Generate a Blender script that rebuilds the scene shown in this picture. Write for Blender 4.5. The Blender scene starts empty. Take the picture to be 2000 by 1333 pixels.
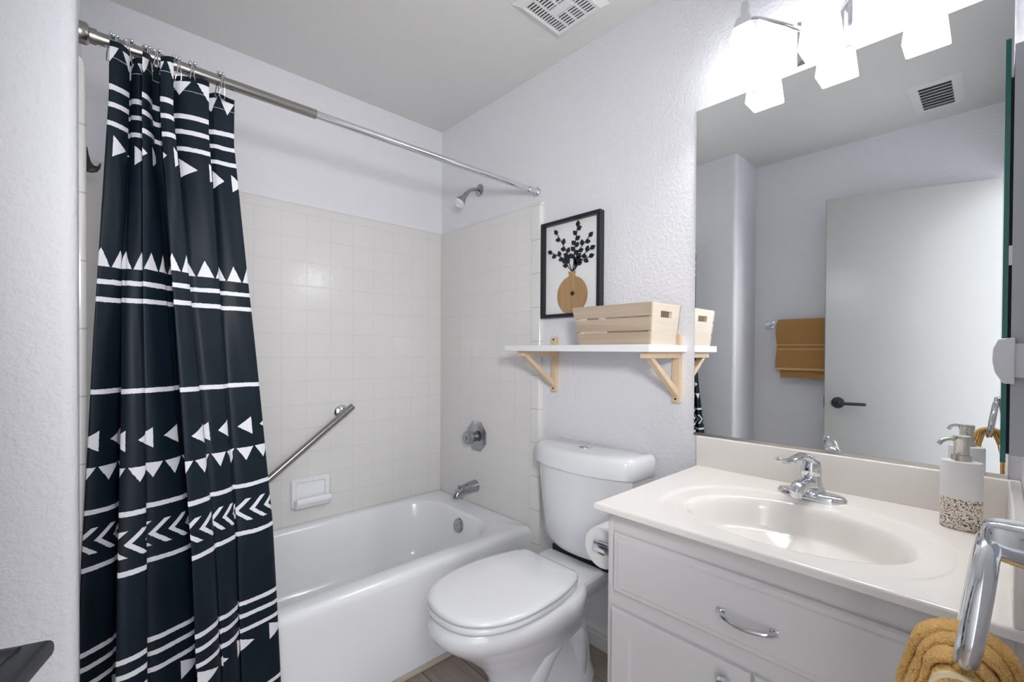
import bpy, bmesh, math, random
from mathutils import Vector, Matrix
random.seed(7)
S = bpy.context.scene
COL = S.collection
PI = math.pi

# ------------------------------------------------------------------ camera, world, exposure
cd = bpy.data.cameras.new('camera'); cam = bpy.data.objects.new('camera', cd); COL.objects.link(cam)
cd.sensor_width = 36.0; cd.sensor_fit = 'HORIZONTAL'; cd.lens = 887.95 / 2000 * 36; cd.shift_y = 27.42 / 2000
cd.clip_start = 0.005; cd.clip_end = 50
yaw, pit, rol = 0.8193, -0.0089, 0.0060
fw = Vector((math.cos(yaw)*math.cos(pit), math.sin(yaw)*math.cos(pit), math.sin(pit)))
rt0 = Vector((math.sin(yaw), -math.cos(yaw), 0)); up0 = rt0.cross(fw)
rt = rt0*math.cos(rol) + up0*math.sin(rol); up = -rt0*math.sin(rol) + up0*math.cos(rol)
M = Matrix((rt, up, -fw)).transposed().to_4x4(); M.translation = (-1.4915, -2.1945, 1.1779)
cam.matrix_world = M
S.camera = cam
vs = S.view_settings
vs.view_transform = 'Standard'; vs.look = 'None'; vs.gamma = 1.0; vs.use_curve_mapping = False
vs.exposure = 0.24
w = bpy.data.worlds.new('hall_daylight'); S.world = w; w.use_nodes = True
wb = w.node_tree.nodes['Background']; wb.inputs[0].default_value = (0.93, 0.95, 1.0, 1); wb.inputs[1].default_value = 3.2
SHADE_EMIT = 6.5; BULB_EMIT = 200.0; FILL_POWER = 53.0
# added soft fill spot behind the camera, evens out the room's brightness
fl = bpy.data.lights.new('fill_spot', 'SPOT'); fl.energy = FILL_POWER; fl.spot_size = math.radians(94); fl.spot_blend = 1.0; fl.shadow_soft_size = 0.09
flo = bpy.data.objects.new('fill_spot', fl); COL.objects.link(flo); flo.location = (-1.42, -2.34, 1.50)
flo.rotation_euler = (Vector((-1.42, -2.34, 1.50)) - Vector((-0.2, -0.4, 1.5))).to_track_quat('Z', 'Y').to_euler()

# ------------------------------------------------------------------ node helper
class V:
    """wraps a float socket so that formulas become math nodes"""
    def __init__(s, nt, k): s.nt, s.k = nt, k
    def _m(s, op, *a):
        n = s.nt.nodes.new('ShaderNodeMath'); n.operation = op
        for i, x in enumerate((s,)+a):
            if isinstance(x, V): s.nt.links.new(x.k, n.inputs[i])
            else: n.inputs[i].default_value = float(x)
        return V(s.nt, n.outputs[0])
    def __add__(s, o): return s._m('ADD', o)
    def __sub__(s, o): return s._m('SUBTRACT', o)
    def __mul__(s, o): return s._m('MULTIPLY', o)
    def __truediv__(s, o): return s._m('DIVIDE', o)
    def __gt__(s, o): return s._m('GREATER_THAN', o)
    def __lt__(s, o): return s._m('LESS_THAN', o)
    def max(s, o): return s._m('MAXIMUM', o)
    def min(s, o): return s._m('MINIMUM', o)
    def fract(s): return s._m('FRACT')
    def floor(s): return s._m('FLOOR')
    def abs(s): return s._m('ABSOLUTE')
    def inv(s): return s*-1.0 + 1.0
    def band(s, c, h): return (s - c).abs() < h

def mat(name, col, rough=0.5, metal=0.0, coat=0.0, trans=0.0, ior=1.45, emit=None, estr=0.0, spec=None, sheen=0.0, bump=None, coord='Object'):
    m = bpy.data.materials.new(name); m.use_nodes = True
    nt = m.node_tree; b = nt.nodes['Principled BSDF']
    b.inputs['Base Color'].default_value = (*col, 1); b.inputs['Roughness'].default_value = rough
    b.inputs['Metallic'].default_value = metal; b.inputs['Coat Weight'].default_value = coat
    b.inputs['Transmission Weight'].default_value = trans; b.inputs['IOR'].default_value = ior
    b.inputs['Sheen Weight'].default_value = sheen
    if spec is not None: b.inputs['Specular IOR Level'].default_value = spec
    if emit: b.inputs['Emission Color'].default_value = (*emit, 1); b.inputs['Emission Strength'].default_value = estr
    m['b'] = 1
    if bump:
        scale, strength, dist, detail = bump
        n = nt.nodes.new('ShaderNodeTexNoise'); n.inputs['Scale'].default_value = scale; n.inputs['Detail'].default_value = detail
        tc = nt.nodes.new('ShaderNodeTexCoord'); nt.links.new(tc.outputs[coord], n.inputs['Vector'])
        bn = nt.nodes.new('ShaderNodeBump'); bn.inputs['Strength'].default_value = strength; bn.inputs['Distance'].default_value = dist
        nt.links.new(n.outputs['Fac'], bn.inputs['Height']); nt.links.new(bn.outputs[0], b.inputs['Normal'])
    return m

def xyz(nt, kind='Object'):
    tc = nt.nodes.new('ShaderNodeTexCoord'); sp = nt.nodes.new('ShaderNodeSeparateXYZ')
    nt.links.new(tc.outputs[kind], sp.inputs[0]); return [V(nt, o) for o in sp.outputs]

def mixcol(nt, fac, a, b):
    n = nt.nodes.new('ShaderNodeMix'); n.data_type = 'RGBA'
    nt.links.new(fac.k if isinstance(fac, V) else fac, n.inputs[0])
    for sock, c in ((n.inputs[6], a), (n.inputs[7], b)):
        if isinstance(c, tuple): sock.default_value = (*c, 1)
        else: nt.links.new(c, sock)
    return n.outputs[2]

def noise(nt, vec, scale, detail=2.0, rough=0.5):
    n = nt.nodes.new('ShaderNodeTexNoise'); n.inputs['Scale'].default_value = scale; n.inputs['Detail'].default_value = detail
    n.inputs['Roughness'].default_value = rough
    if vec is not None: nt.links.new(vec, n.inputs['Vector'])
    return n

# materials -------------------------------------------------------
WALLC = (0.80, 0.80, 0.835)
def plaster(name, col, strength, scale=75):
    m = mat(name, col, 0.55)
    nt = m.node_tree; b = nt.nodes['Principled BSDF']
    tc = nt.nodes.new('ShaderNodeTexCoord')
    n1 = noise(nt, tc.outputs['Object'], scale, 3.0, 0.55); n2 = noise(nt, tc.outputs['Object'], scale*2.6, 2.0)
    h = V(nt, n1.outputs['Fac']); cr = nt.nodes.new('ShaderNodeMapRange')
    nt.links.new(h.k, cr.inputs[0]); cr.inputs[1].default_value = 0.42; cr.inputs[2].default_value = 0.62
    hh = V(nt, cr.outputs[0]) + V(nt, n2.outputs['Fac'])*0.35
    bn = nt.nodes.new('ShaderNodeBump'); bn.inputs['Strength'].default_value = strength; bn.inputs['Distance'].default_value = 0.0022
    nt.links.new(hh.k, bn.inputs['Height']); nt.links.new(bn.outputs[0], b.inputs['Normal'])
    return m
M_wall = plaster('wall_paint', WALLC, 0.38)
M_ceil = plaster('ceiling_paint', (0.74, 0.735, 0.72), 0.35, 60)
TP = 0.1095
def tile(name, ax, off, edge=None):
    m = mat(name, (0.74, 0.73, 0.71), 0.13, spec=0.5)
    nt = m.node_tree; b = nt.nodes['Principled BSDF']
    c = xyz(nt); a = c[ax]; z = c[2]
    g = 0.016
    gx = (((a - off)/TP).fract() - 0.5).abs() > 0.5 - g
    gz = (((z - 0.3758)/TP).fract() - 0.5).abs() > 0.5 - g
    gx6 = (((a - off)/0.152).fract() - 0.5).abs() > 0.5 - g*0.8
    gz6 = (((z - 0.31)/0.152).fract() - 0.5).abs() > 0.5 - g*0.8
    cap = z > 1.799
    body = gx.max(gz)
    line = body*cap.inv() + gx6*cap
    if edge is not None:
        ed = a < edge
        line = line*ed.inv() + gz6*ed
        line = line.max(a.band(edge, 0.0014))
    line = line.max(z.band(1.7993, 0.0016)).min(1.0)
    tc = nt.nodes.new('ShaderNodeTexCoord')
    nz = noise(nt, tc.outputs['Object'], 38, 2.5); nz2 = noise(nt, tc.outputs['Object'], 150, 1.0)
    h = V(nt, nz.outputs['Fac'])*0.9 + V(nt, nz2.outputs['Fac'])*0.25 - line*0.8
    bn = nt.nodes.new('ShaderNodeBump'); bn.inputs['Strength'].default_value = 0.45; bn.inputs['Distance'].default_value = 0.003
    nt.links.new(h.k, bn.inputs['Height']); nt.links.new(bn.outputs[0], b.inputs['Normal'])
    vary = noise(nt, tc.outputs['Object'], 5, 2)
    base = mixcol(nt, V(nt, vary.outputs['Fac']), (0.755, 0.74, 0.72), (0.785, 0.775, 0.765))
    nt.links.new(mixcol(nt, line, base, (0.69, 0.67, 0.649)), b.inputs['Base Color'])
    nt.links.new((line*0.5 + 0.12).k, b.inputs['Roughness'])
    return m
M_tile_side = tile('glazed_tile_side', 1, -0.1956, -0.743)
M_trim = mat('glazed_trim', (0.80, 0.79, 0.775), 0.12)
def _trim():
    nt = M_trim.node_tree; z = xyz(nt)[2]
    nt.links.new(mixcol(nt, (((z - 0.31)/0.152).fract() - 0.5).abs() > 0.488, (0.78, 0.77, 0.755), (0.55, 0.53, 0.50)), nt.nodes['Principled BSDF'].inputs['Base Color'])
_trim()
M_tile_back = tile('glazed_tile_back', 0, -0.0943)
M_porc = mat('white_porcelain', (0.87, 0.88, 0.905), 0.10, coat=0.4)
M_tub = mat('tub_enamel', (0.86, 0.87, 0.89), 0.16, coat=0.3)
M_chrome = mat('polished_chrome', (0.72, 0.74, 0.77), 0.10, 1.0)
M_chrome_s = mat('satin_steel', (0.40, 0.385, 0.37), 0.24, 1.0)
M_chrome_d = mat('dark_reflect_chrome', (0.42, 0.43, 0.45), 0.16, 1.0)  # base darkened to stand in for dark reflections on the bath fixtures
M_nickel = mat('brushed_nickel', (0.62, 0.60, 0.56), 0.22, 1.0)
M_counter = mat('cultured_marble', (0.86, 0.825, 0.785), 0.16, coat=0.25)
M_cab = mat('cabinet_paint', (0.72, 0.70, 0.70), 0.38, bump=(30, 0.06, 0.002, 2))
M_white = mat('white_laminate', (0.84, 0.84, 0.86), 0.3)
M_plastic = mat('white_plastic', (0.82, 0.82, 0.86), 0.3)
M_vent = mat('vent_enamel', (0.78, 0.78, 0.78), 0.35)
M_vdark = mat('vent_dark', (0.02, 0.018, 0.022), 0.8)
M_black = mat('black_wood', (0.012, 0.014, 0.02), 0.4)
M_blackm = mat('black_metal', (0.05, 0.053, 0.058), 0.42, 0.6)
M_paper = mat('paper_white', (0.84, 0.84, 0.84), 0.8)
M_door = mat('door_paint', (0.47, 0.47, 0.455), 0.25)
M_base = mat('baseboard_paint', (0.76, 0.75, 0.74), 0.4)
M_caulk = mat('floor_edge_strip', (0.62, 0.54, 0.45), 0.6)
M_dark = mat('dark_gap', (0.008, 0.008, 0.01), 0.7)
M_grey = mat('cabinet_shade_grey', (0.55, 0.57, 0.61), 0.4)  # shade on the white cabinet side painted in as grey
M_green = mat('glass_edge_green', (0.02, 0.16, 0.14), 0.15)
M_clear = mat('clear_glass', (0.97, 0.98, 0.98), 0.02, trans=1.0, ior=1.45)
M_cer = mat('white_ceramic_matte', (0.84, 0.84, 0.85), 0.32)

def wood(name, light, dark, axis, scale=9.0):
    m = mat(name, light, 0.5)
    nt = m.node_tree; b = nt.nodes['Principled BSDF']
    tc = nt.nodes.new('ShaderNodeTexCoord'); mp = nt.nodes.new('ShaderNodeMapping')
    nt.links.new(tc.outputs['Object'], mp.inputs[0])
    sc = [scale*7]*3; sc[axis] = scale*0.45; mp.inputs['Scale'].default_value = sc
    n = noise(nt, mp.outputs[0], 1.0, 4.0, 0.6); n.inputs['Distortion'].default_value = 0.6
    nt.links.new(mixcol(nt, n.outputs['Fac'], dark, light), b.inputs['Base Color'])
    bn = nt.nodes.new('ShaderNodeBump'); bn.inputs['Strength'].default_value = 0.15; bn.inputs['Distance'].default_value = 0.001
    nt.links.new(n.outputs['Fac'], bn.inputs['Height']); nt.links.new(bn.outputs[0], b.inputs['Normal'])
    return m
M_pine = wood('pine_bracket_wood', (0.80, 0.66, 0.48), (0.62, 0.43, 0.26), 2)
M_crate = wood('pale_crate_wood', (0.64, 0.54, 0.43), (0.30, 0.21, 0.14), 1, 5.0)
M_crate_end = wood('pale_crate_end_wood', (0.76, 0.69, 0.59), (0.62, 0.52, 0.41), 0)
M_vase = wood('vase_wood', (0.56, 0.37, 0.19), (0.30, 0.16, 0.07), 2, 12)
def floor_mat():
    m = mat('wood_plank_floor', (0.3, 0.24, 0.2), 0.42)
    nt = m.node_tree; b = nt.nodes['Principled BSDF']
    x, y, z = xyz(nt)
    row = (x/0.15).floor(); line = ((x/0.15).fract() < 0.02).max(((y + row*0.37)/0.9).fract() < 0.004)
    tc = nt.nodes.new('ShaderNodeTexCoord'); mp = nt.nodes.new('ShaderNodeMapping'); nt.links.new(tc.outputs['Object'], mp.inputs[0])
    mp.inputs['Scale'].default_value = (60, 4, 1); n = noise(nt, mp.outputs[0], 1, 4, 0.6)
    wn = nt.nodes.new('ShaderNodeTexWhiteNoise'); wn.noise_dimensions = '1D'; nt.links.new(row.k, wn.inputs['W'])
    f = V(nt, n.outputs['Fac'])*0.8 + V(nt, wn.outputs['Value'])*0.3
    c = mixcol(nt, f, (0.20, 0.155, 0.13), (0.46, 0.385, 0.33))
    nt.links.new(mixcol(nt, line.min(1.0), c, (0.06, 0.05, 0.045)), b.inputs['Base Color'])
    return m
M_floor = floor_mat()
def mirror_mat():
    m = mat('silvered_mirror', (0.90, 0.925, 0.925), 0.004, 1.0)
    nt = m.node_tree; b = nt.nodes['Principled BSDF']
    x, y, z = xyz(nt)
    tc = nt.nodes.new('ShaderNodeTexCoord')
    vo = nt.nodes.new('ShaderNodeTexVoronoi'); vo.inputs['Scale'].default_value = 110; nt.links.new(tc.outputs['Object'], vo.inputs['Vector'])
    n = noise(nt, tc.outputs['Object'], 9, 2)
    spot = (V(nt, vo.outputs['Distance']) < 0.19)*(V(nt, n.outputs['Fac']) > 0.53)
    zone = (z > 1.76)*(z < 1.9)*(y < -1.72)
    f = spot*zone*0.8
    nt.links.new(mixcol(nt, f, (0.90, 0.925, 0.925), (0.95, 0.97, 0.98)), b.inputs['Base Color'])
    nt.links.new((f*0.9 + 0.004).k, b.inputs['Roughness'])
    return m
M_mirror = mirror_mat()
def terrazzo():
    m = mat('terrazzo_speckle', (0.75, 0.66, 0.58), 0.35)
    nt = m.node_tree; b = nt.nodes['Principled BSDF']
    tc = nt.nodes.new('ShaderNodeTexCoord')
    vo = nt.nodes.new('ShaderNodeTexVoronoi'); vo.inputs['Scale'].default_value = 460; nt.links.new(tc.outputs['Object'], vo.inputs['Vector'])
    sp = nt.nodes.new('ShaderNodeSeparateColor'); nt.links.new(vo.outputs['Color'], sp.inputs[0])
    r = V(nt, sp.outputs[0])
    c = mixcol(nt, r > 0.62, (0.78, 0.69, 0.60), (0.88, 0.83, 0.78))
    c = mixcol(nt, (r < 0.16), c, (0.10, 0.07, 0.06)); c = mixcol(nt, r.band(0.24, 0.06), c, (0.42, 0.30, 0.24))
    nt.links.new(c, b.inputs['Base Color'])
    return m
M_terr = terrazzo()
def terry(name, a, b2, scale=420):
    m = mat(name, a, 0.9, sheen=0.12)
    nt = m.node_tree; b = nt.nodes['Principled BSDF']
    tc = nt.nodes.new('ShaderNodeTexCoord')
    vo = nt.nodes.new('ShaderNodeTexVoronoi'); vo.inputs['Scale'].default_value = scale; nt.links.new(tc.outputs['Object'], vo.inputs['Vector'])
    n = noise(nt, tc.outputs['Object'], 60, 3)
    d = V(nt, vo.outputs['Distance'])
    nt.links.new(mixcol(nt, (d*0.9 + V(nt, n.outputs['Fac'])*0.3).min(1.0), a, b2), b.inputs['Base Color'])
    bn = nt.nodes.new('ShaderNodeBump'); bn.inputs['Strength'].default_value = 0.9; bn.inputs['Distance'].default_value = 0.002
    nt.links.new(d.inv().k, bn.inputs['Height']); nt.links.new(bn.outputs[0], b.inputs['Normal'])
    return m
M_terry = terry('mustard_terry', (1.0, 0.64, 0.235), (0.88, 0.49, 0.14), 520)
M_band = mat('towel_band', (0.80, 0.66, 0.42), 0.8)
M_terry2 = terry('ochre_terry', (0.52, 0.29, 0.10), (0.40, 0.20, 0.06), 260)
M_band2 = mat('towel_stripe', (0.62, 0.40, 0.17), 0.8)

def glow(name, col, strength, tr=0.0):
    m = mat(name, (0.9, 0.9, 0.9), 0.35, emit=col, estr=strength)
    return m
M_shade = glow('frosted_shade_glow', (0.97, 0.98, 1.0), SHADE_EMIT)
def _sh():
    nt = M_shade.node_tree; z = xyz(nt)[2]
    k = ((z.inv() + 1.118)/0.07).max(0.0).min(1.0)      # the glass glows round the bulb and fades towards the socket
    nt.links.new((k*k*(SHADE_EMIT - 0.5) + 0.5).k, nt.nodes['Principled BSDF'].inputs['Emission Strength'])
_sh()
M_bulb = glow('bulb_glow', (1.0, 0.98, 0.96), BULB_EMIT)

def curtain_mat():
    m = mat('printed_curtain_cloth', (0.01, 0.02, 0.03), 0.46, spec=0.22)
    nt = m.node_tree; b = nt.nodes['Principled BSDF']
    tc = nt.nodes.new('ShaderNodeTexCoord'); uvz = nt.nodes.new('ShaderNodeSeparateXYZ'); nt.links.new(tc.outputs['UV'], uvz.inputs[0])
    u0 = V(nt, uvz.outputs[0]); z0 = V(nt, uvz.outputs[1])
    nw = noise(nt, tc.outputs['UV'], 14, 2); nj = noise(nt, tc.outputs['UV'], 160, 2)
    z = z0 + (V(nt, nw.outputs['Fac']) - 0.5)*0.006 + (V(nt, nj.outputs['Fac']) - 0.5)*0.0025
    u = u0 + (V(nt, nj.outputs['Fac']) - 0.5)*0.0025
    mask = z.band(1.768, 0.0062)
    for c in (1.729, 1.686, 1.329, 1.289, 1.081, 0.811, 0.684, 0.497, 0.464, 0.426, 0.247, 0.214): mask = mask.max(z.band(c, 0.0056))
    def tri_v(za, zb, per, off, upw, wid=0.92):
        h = (z - za)/(zb - za)
        t = (((u + off)/per).fract() - 0.5).abs()*2.0
        lim = (h.inv() if upw else h)*wid
        return (h > 0.0)*(h < 1.0)*(t < lim)
    def tri_h(za, zb, per, off, right, wid=0.62):
        h = ((z - za)/(zb - za) - 0.5).abs()*2.0
        f = ((u + off)/per).fract()/wid
        lim = f.inv() if right else f
        return (f < 1.0)*(h < lim)
    for k in (tri_v(1.822, 1.862, 0.062, 0.012, False, 0.8), tri_h(1.612, 1.660, 0.066, 0.03, True, 0.6), tri_v(1.363, 1.405, 0.046, 0.0, True),
              tri_h(0.946, 0.994, 0.060, 0.0, False, 0.62), tri_v(0.876, 0.912, 0.046, 0.01, False, 0.9), tri_h(0.366, 0.412, 0.075, 0.0, True, 0.55),
              tri_v(0.13, 0.175, 0.046, 0.0, True)):
        mask = mask.max(k)
    mask = mask.max(z.band(1.836, 0.0007)*0.6)
    h = ((z - 0.7455)/0.029).abs()
    t = ((u - h*0.030)/0.036).fract()
    mask = mask.max((h < 1.0)*(t < 0.36)).min(1.0)
    fz = noise(nt, tc.outputs['UV'], 500, 1); cl = noise(nt, tc.outputs['UV'], 9, 3)
    dark = mixcol(nt, V(nt, cl.outputs['Fac']), (0.0035, 0.0085, 0.0145), (0.0075, 0.016, 0.0245))
    nt.links.new(mixcol(nt, mask, dark, (0.74, 0.74, 0.78)), b.inputs['Base Color'])
    bn = nt.nodes.new('ShaderNodeBump'); bn.inputs['Strength'].default_value = 0.12; bn.inputs['Distance'].default_value = 0.001
    nt.links.new(fz.outputs['Fac'], bn.inputs['Height']); nt.links.new(bn.outputs[0], b.inputs['Normal'])
    return m
M_curtain = curtain_mat()

# ------------------------------------------------------------------ mesh helpers
class MB:
    def __init__(s): s.bm = bmesh.new()
    def box(s, x0, x1, y0, y1, z0, z1, bev=0.0, seg=2):
        vs_ = [s.bm.verts.new((x, y, z)) for x in (min(x0,x1), max(x0,x1)) for y in (min(y0,y1), max(y0,y1)) for z in (min(z0,z1), max(z0,z1))]
        fs = [s.bm.faces.new([vs_[i] for i in q]) for q in ((0,1,3,2),(4,6,7,5),(0,4,5,1),(2,3,7,6),(0,2,6,4),(1,5,7,3))]
        if bev > 0:
            es = list({e for f in fs for e in f.edges})
            bmesh.ops.bevel(s.bm, geom=es, offset=bev, segments=seg, profile=0.5, affect='EDGES')
        return s
    def loft(s, loops, closed=True, caps=(True, True)):
        vv = [[s.bm.verts.new(p) for p in L] for L in loops]
        n = len(vv[0])
        for a, b in zip(vv[:-1], vv[1:]):
            for i in range(n if closed else n-1):
                j = (i+1) % n
                try: s.bm.faces.new((a[i], a[j], b[j], b[i]))
                except ValueError: pass
        if closed and caps[0]: s.bm.faces.new(list(reversed(vv[0])))
        if closed and caps[1]: s.bm.faces.new(vv[-1])
        return s
    def tube(s, pts, r, seg=14, closed=False, caps=True, flat=1.0):
        P = [Vector(p) for p in pts]; n = len(P)
        R = r if isinstance(r, (list, tuple)) else [r]*n
        prev = None; loops = []
        for i, p in enumerate(P):
            if closed: t = P[(i+1) % n] - P[i-1]
            else: t = P[min(i+1, n-1)] - P[max(i-1, 0)]
            t.normalize()
            if prev is None:
                a = Vector((0,0,1)) if abs(t.z) < 0.9 else Vector((1,0,0))
                nrm = (a - t*a.dot(t)).normalized()
            else: nrm = (prev - t*prev.dot(t)).normalized()
            prev = nrm; bi = t.cross(nrm)
            loops.append([p + (nrm*math.cos(2*PI*k/seg)*flat + bi*math.sin(2*PI*k/seg))*R[i] for k in range(seg)])
        if closed: loops.append(loops[0]); return s.loft(loops, True, (False, False))
        return s.loft(loops, True, (caps, caps))
    def lathe(s, prof, base, axis=(0,0,1), seg=28, sx=1.0, sy=1.0, caps=(True, True)):
        ax = Vector(axis).normalized(); a = Vector((0,0,1)) if abs(ax.z) < 0.9 else Vector((1,0,0))
        u = (a - ax*a.dot(ax)).normalized(); v = ax.cross(u); B = Vector(base)
        loops = [[B + ax*h + (u*math.cos(2*PI*k/seg + PI/seg)*sx + v*math.sin(2*PI*k/seg + PI/seg)*sy)*max(r, 1e-5) for k in range(seg)] for r, h in prof]
        return s.loft(loops, True, caps)
    def sphere(s, c, r, seg=14, sc=(1,1,1)):
        n = seg//2
        loops = [[(c[0]+r*sc[0]*math.sin(PI*i/n)*math.cos(2*PI*k/seg), c[1]+r*sc[1]*math.sin(PI*i/n)*math.sin(2*PI*k/seg), c[2]-r*sc[2]*math.cos(PI*i/n)) for k in range(seg)] for i in range(1, n)]
        return s.loft(loops)
    def prism(s, poly, axis, a0, a1, bev=0.0):
        """poly = 2D points in the two remaining axes (in x,y,z order), extruded along axis"""
        def P(q, a):
            q = list(q); q.insert(axis, a); return q
        n0 = len(s.bm.verts)
        v0 = [s.bm.verts.new(P(q, a0)) for q in poly]; v1 = [s.bm.verts.new(P(q, a1)) for q in poly]
        n = len(poly); fs = [s.bm.faces.new(v0), s.bm.faces.new(list(reversed(v1)))]
        for i in range(n): fs.append(s.bm.faces.new((v0[i], v1[i], v1[(i+1) % n], v0[(i+1) % n])))
        if bev > 0: bmesh.ops.bevel(s.bm, geom=list({e for f in fs for e in f.edges}), offset=bev, segments=2, profile=0.5, affect='EDGES')
        return s

def root_of(o):
    while o.parent: o = o.parent
    return o
def build(name, mb, m, parent=None, label=None, smooth=38, local=False):
    bm = mb.bm
    bmesh.ops.recalc_face_normals(bm, faces=bm.faces[:])
    if parent is not None and not local:
        off = -root_of(parent).location
        bmesh.ops.translate(bm, vec=off, verts=bm.verts[:])
    me = bpy.data.meshes.new(name); bm.to_mesh(me); bm.free()
    if m: me.materials.append(m)
    if smooth:
        for p in me.polygons: p.use_smooth = True
        try: me.set_sharp_from_angle(angle=math.radians(smooth))
        except Exception: pass
    o = bpy.data.objects.new(name, me); COL.objects.link(o)
    if parent is not None: o.parent = parent
    if label: o['label'] = label
    return o
def tag(o, label, cat, group=None):
    o['label'] = label; o['category'] = cat
    if group: o['group'] = group
    return o
def thing(name, loc, label, cat, group=None, rz=0.0):
    o = bpy.data.objects.new(name, None); COL.objects.link(o); o.location = loc; o.rotation_euler = (0, 0, rz); o.empty_display_size = 0.05
    return tag(o, label, cat, group)
def struct(name, mb, m, parent=None, smooth=38):
    o = build(name, mb, m, parent, smooth=smooth)
    if parent is None: o['kind'] = 'structure'
    return o
def arc(c, r, a0, a1, n): return [(c[0]+r*math.cos(a0+(a1-a0)*i/n), c[1]+r*math.sin(a0+(a1-a0)*i/n)) for i in range(n+1)]
def catmull(P, per):
    out = []; n = len(P)
    for i in range(n-1):
        p0, p1, p2, p3 = P[max(i-1,0)], P[i], P[i+1], P[min(i+2,n-1)]
        for k in range(per):
            t = k/per
            out.append(tuple(0.5*(2*b + (c-a)*t + (2*a-5*b+4*c-d)*t*t + (3*b-a-3*c+d)*t**3) for a, b, c, d in zip(p0, p1, p2, p3)))
    out.append(tuple(P[-1])); return out

# ------------------------------------------------------------------ setting
H = 2.429; YB = 0.0; XL = -1.5045; YR = -1.06; XO = -1.84; YF = -2.232; XD = -1.14
T = 0.10
struct('floor', MB().box(XO-T, T, -3.4, T, -0.08, 0), M_floor)
struct('ceiling', MB().box(XO-T, T, YF-T, T, H, H+0.08), M_ceil)
struct('wall_right', MB().box(0, T, YF-T, T, 0, H), M_wall)
struct('wall_back', MB().box(XL-T, 0, 0, T, 0, H), M_wall)
rb = 0.022
poly = [(XL, 0.0)] + [(x, y) for x, y in arc((XL-rb, YR+rb), rb, 0, -PI/2, 8)] + [(XO, YR), (XO, YF), (XO-T, YF), (XO-T, 0.0)]
struct('wall_left', MB().prism(poly, 2, 0, H), M_wall, smooth=25)
wf = MB().box(XD, 0, YF-T, YF, 0, H)
wf.box(XO, XD, YF-T, YF, 2.06, H); wf.box(XO-T, XO+0.005, YF-T, YF, 0, H)
struct('wall_front', wf, M_wall)
tw = 0.014
def end_trim(name, x_wall, sgn, y0, y1, z0, z1, d=0.021):
    # glazed quarter-round strip that finishes the tiled area
    m_ = MB()
    def L(z, k): return [(x_wall, y1, z), (x_wall, y0, z)] + [(x_wall + sgn*(d*k - 0.009*k + 0.009*k*math.sin(a)), y0 + 0.009 - 0.009*math.cos(a), z) for a in [PI/2*i/5 for i in range(6)]] + [(x_wall + sgn*d*k, y1, z)]
    m_.loft([L(z0, 1), L(z1-0.02, 1), L(z1-0.008, 0.86), L(z1-0.002, 0.6), L(z1, 0.3)])
    return struct(name, m_, M_trim, smooth=50)
struct('hall_light_block', MB().box(XD, XD+T, -3.4, YF-T, 0, 2.5), M_wall)  # added unseen wall, keeps hall light off the open door leaf
def tile_slab(name, x0, x1, y0, y1, z0, z1, m):
    return struct(name, MB().box(x0, x1, y0, y1, z0, z1, 0.009, 4), m)
tile_slab('trim_1', -tw, 0.01, -0.7465, 0.01, 0.30, 1.843, M_tile_side)
tile_slab('trim_2', XL-0.01, 0.005, -tw, 0.01, 0.30, 1.843, M_tile_back)
tile_slab('trim_3', XL-0.01, XL+0.0115, -0.7465, 0.01, 0.30, 1.843, M_tile_side)
end_trim('trim_4', 0.0, -1, -0.800, -0.7475, 0.0, 1.846); end_trim('trim_6', XL, 1, -0.797, -0.7475, 0.0, 1.826, 0.0125)
struct('trim_5', MB().box(XL+0.018, -tw, -0.768, -0.7555, 0, 0.018, 0.004), M_caulk)
bb = MB().prism([(0.0, 0.0), (-0.014, 0.0), (-0.014, 0.05), (-0.010, 0.058), (-0.012, 0.066), (-0.006, 0.08), (0.0, 0.082)], 1, -1.522, -0.798)
struct('baseboard_right', bb, M_base, smooth=20)
# door: an open leaf standing in front of the opposite wall
dth = math.atan2(-1.524+2.205, -1.588+1.822)
dr = bpy.data.objects.new('door_1', None); COL.objects.link(dr); dr.location = (-1.804, -2.205, 0); dr.rotation_euler = (0, 0, dth); dr['kind'] = 'structure'
DL = 0.72
build('leaf', MB().box(0, DL, 0, 0.035, 0.012, 2.045, 0.002), M_door, dr, local=True)
hz = 0.900; hx = DL-0.062
hm = MB().lathe([(0.0001, -0.0), (0.031, 0.0), (0.031, 0.006), (0.027, 0.010), (0.012, 0.011), (0.011, 0.056), (0.0001, 0.058)], (hx, 0, hz), (0, -1, 0))
handle = build('door_handle', hm, M_blackm, dr, label='black lever handle', local=True)
build('lever', MB().box(hx+0.012, hx-0.115, -0.078, -0.050, hz-0.007, hz+0.009, 0.006, 3), M_blackm, handle, local=True)
hm2 = MB().lathe([(0.0001, 0.035), (0.031, 0.035), (0.031, 0.041), (0.012, 0.046), (0.011, 0.085), (0.0001, 0.087)], (hx, 0, hz), (0, 1, 0))
h2 = build('door_handle', hm2, M_blackm, dr, label='black lever handle', local=True)
build('lever', MB().box(hx+0.012, hx-0.115, 0.081, 0.105, hz-0.007, hz+0.009, 0.006, 3), M_blackm, h2, local=True)
build('latch_plate', MB().box(DL-0.001, DL+0.002, 0.006, 0.029, hz-0.03, hz+0.03), M_blackm, dr, local=True)

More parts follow.
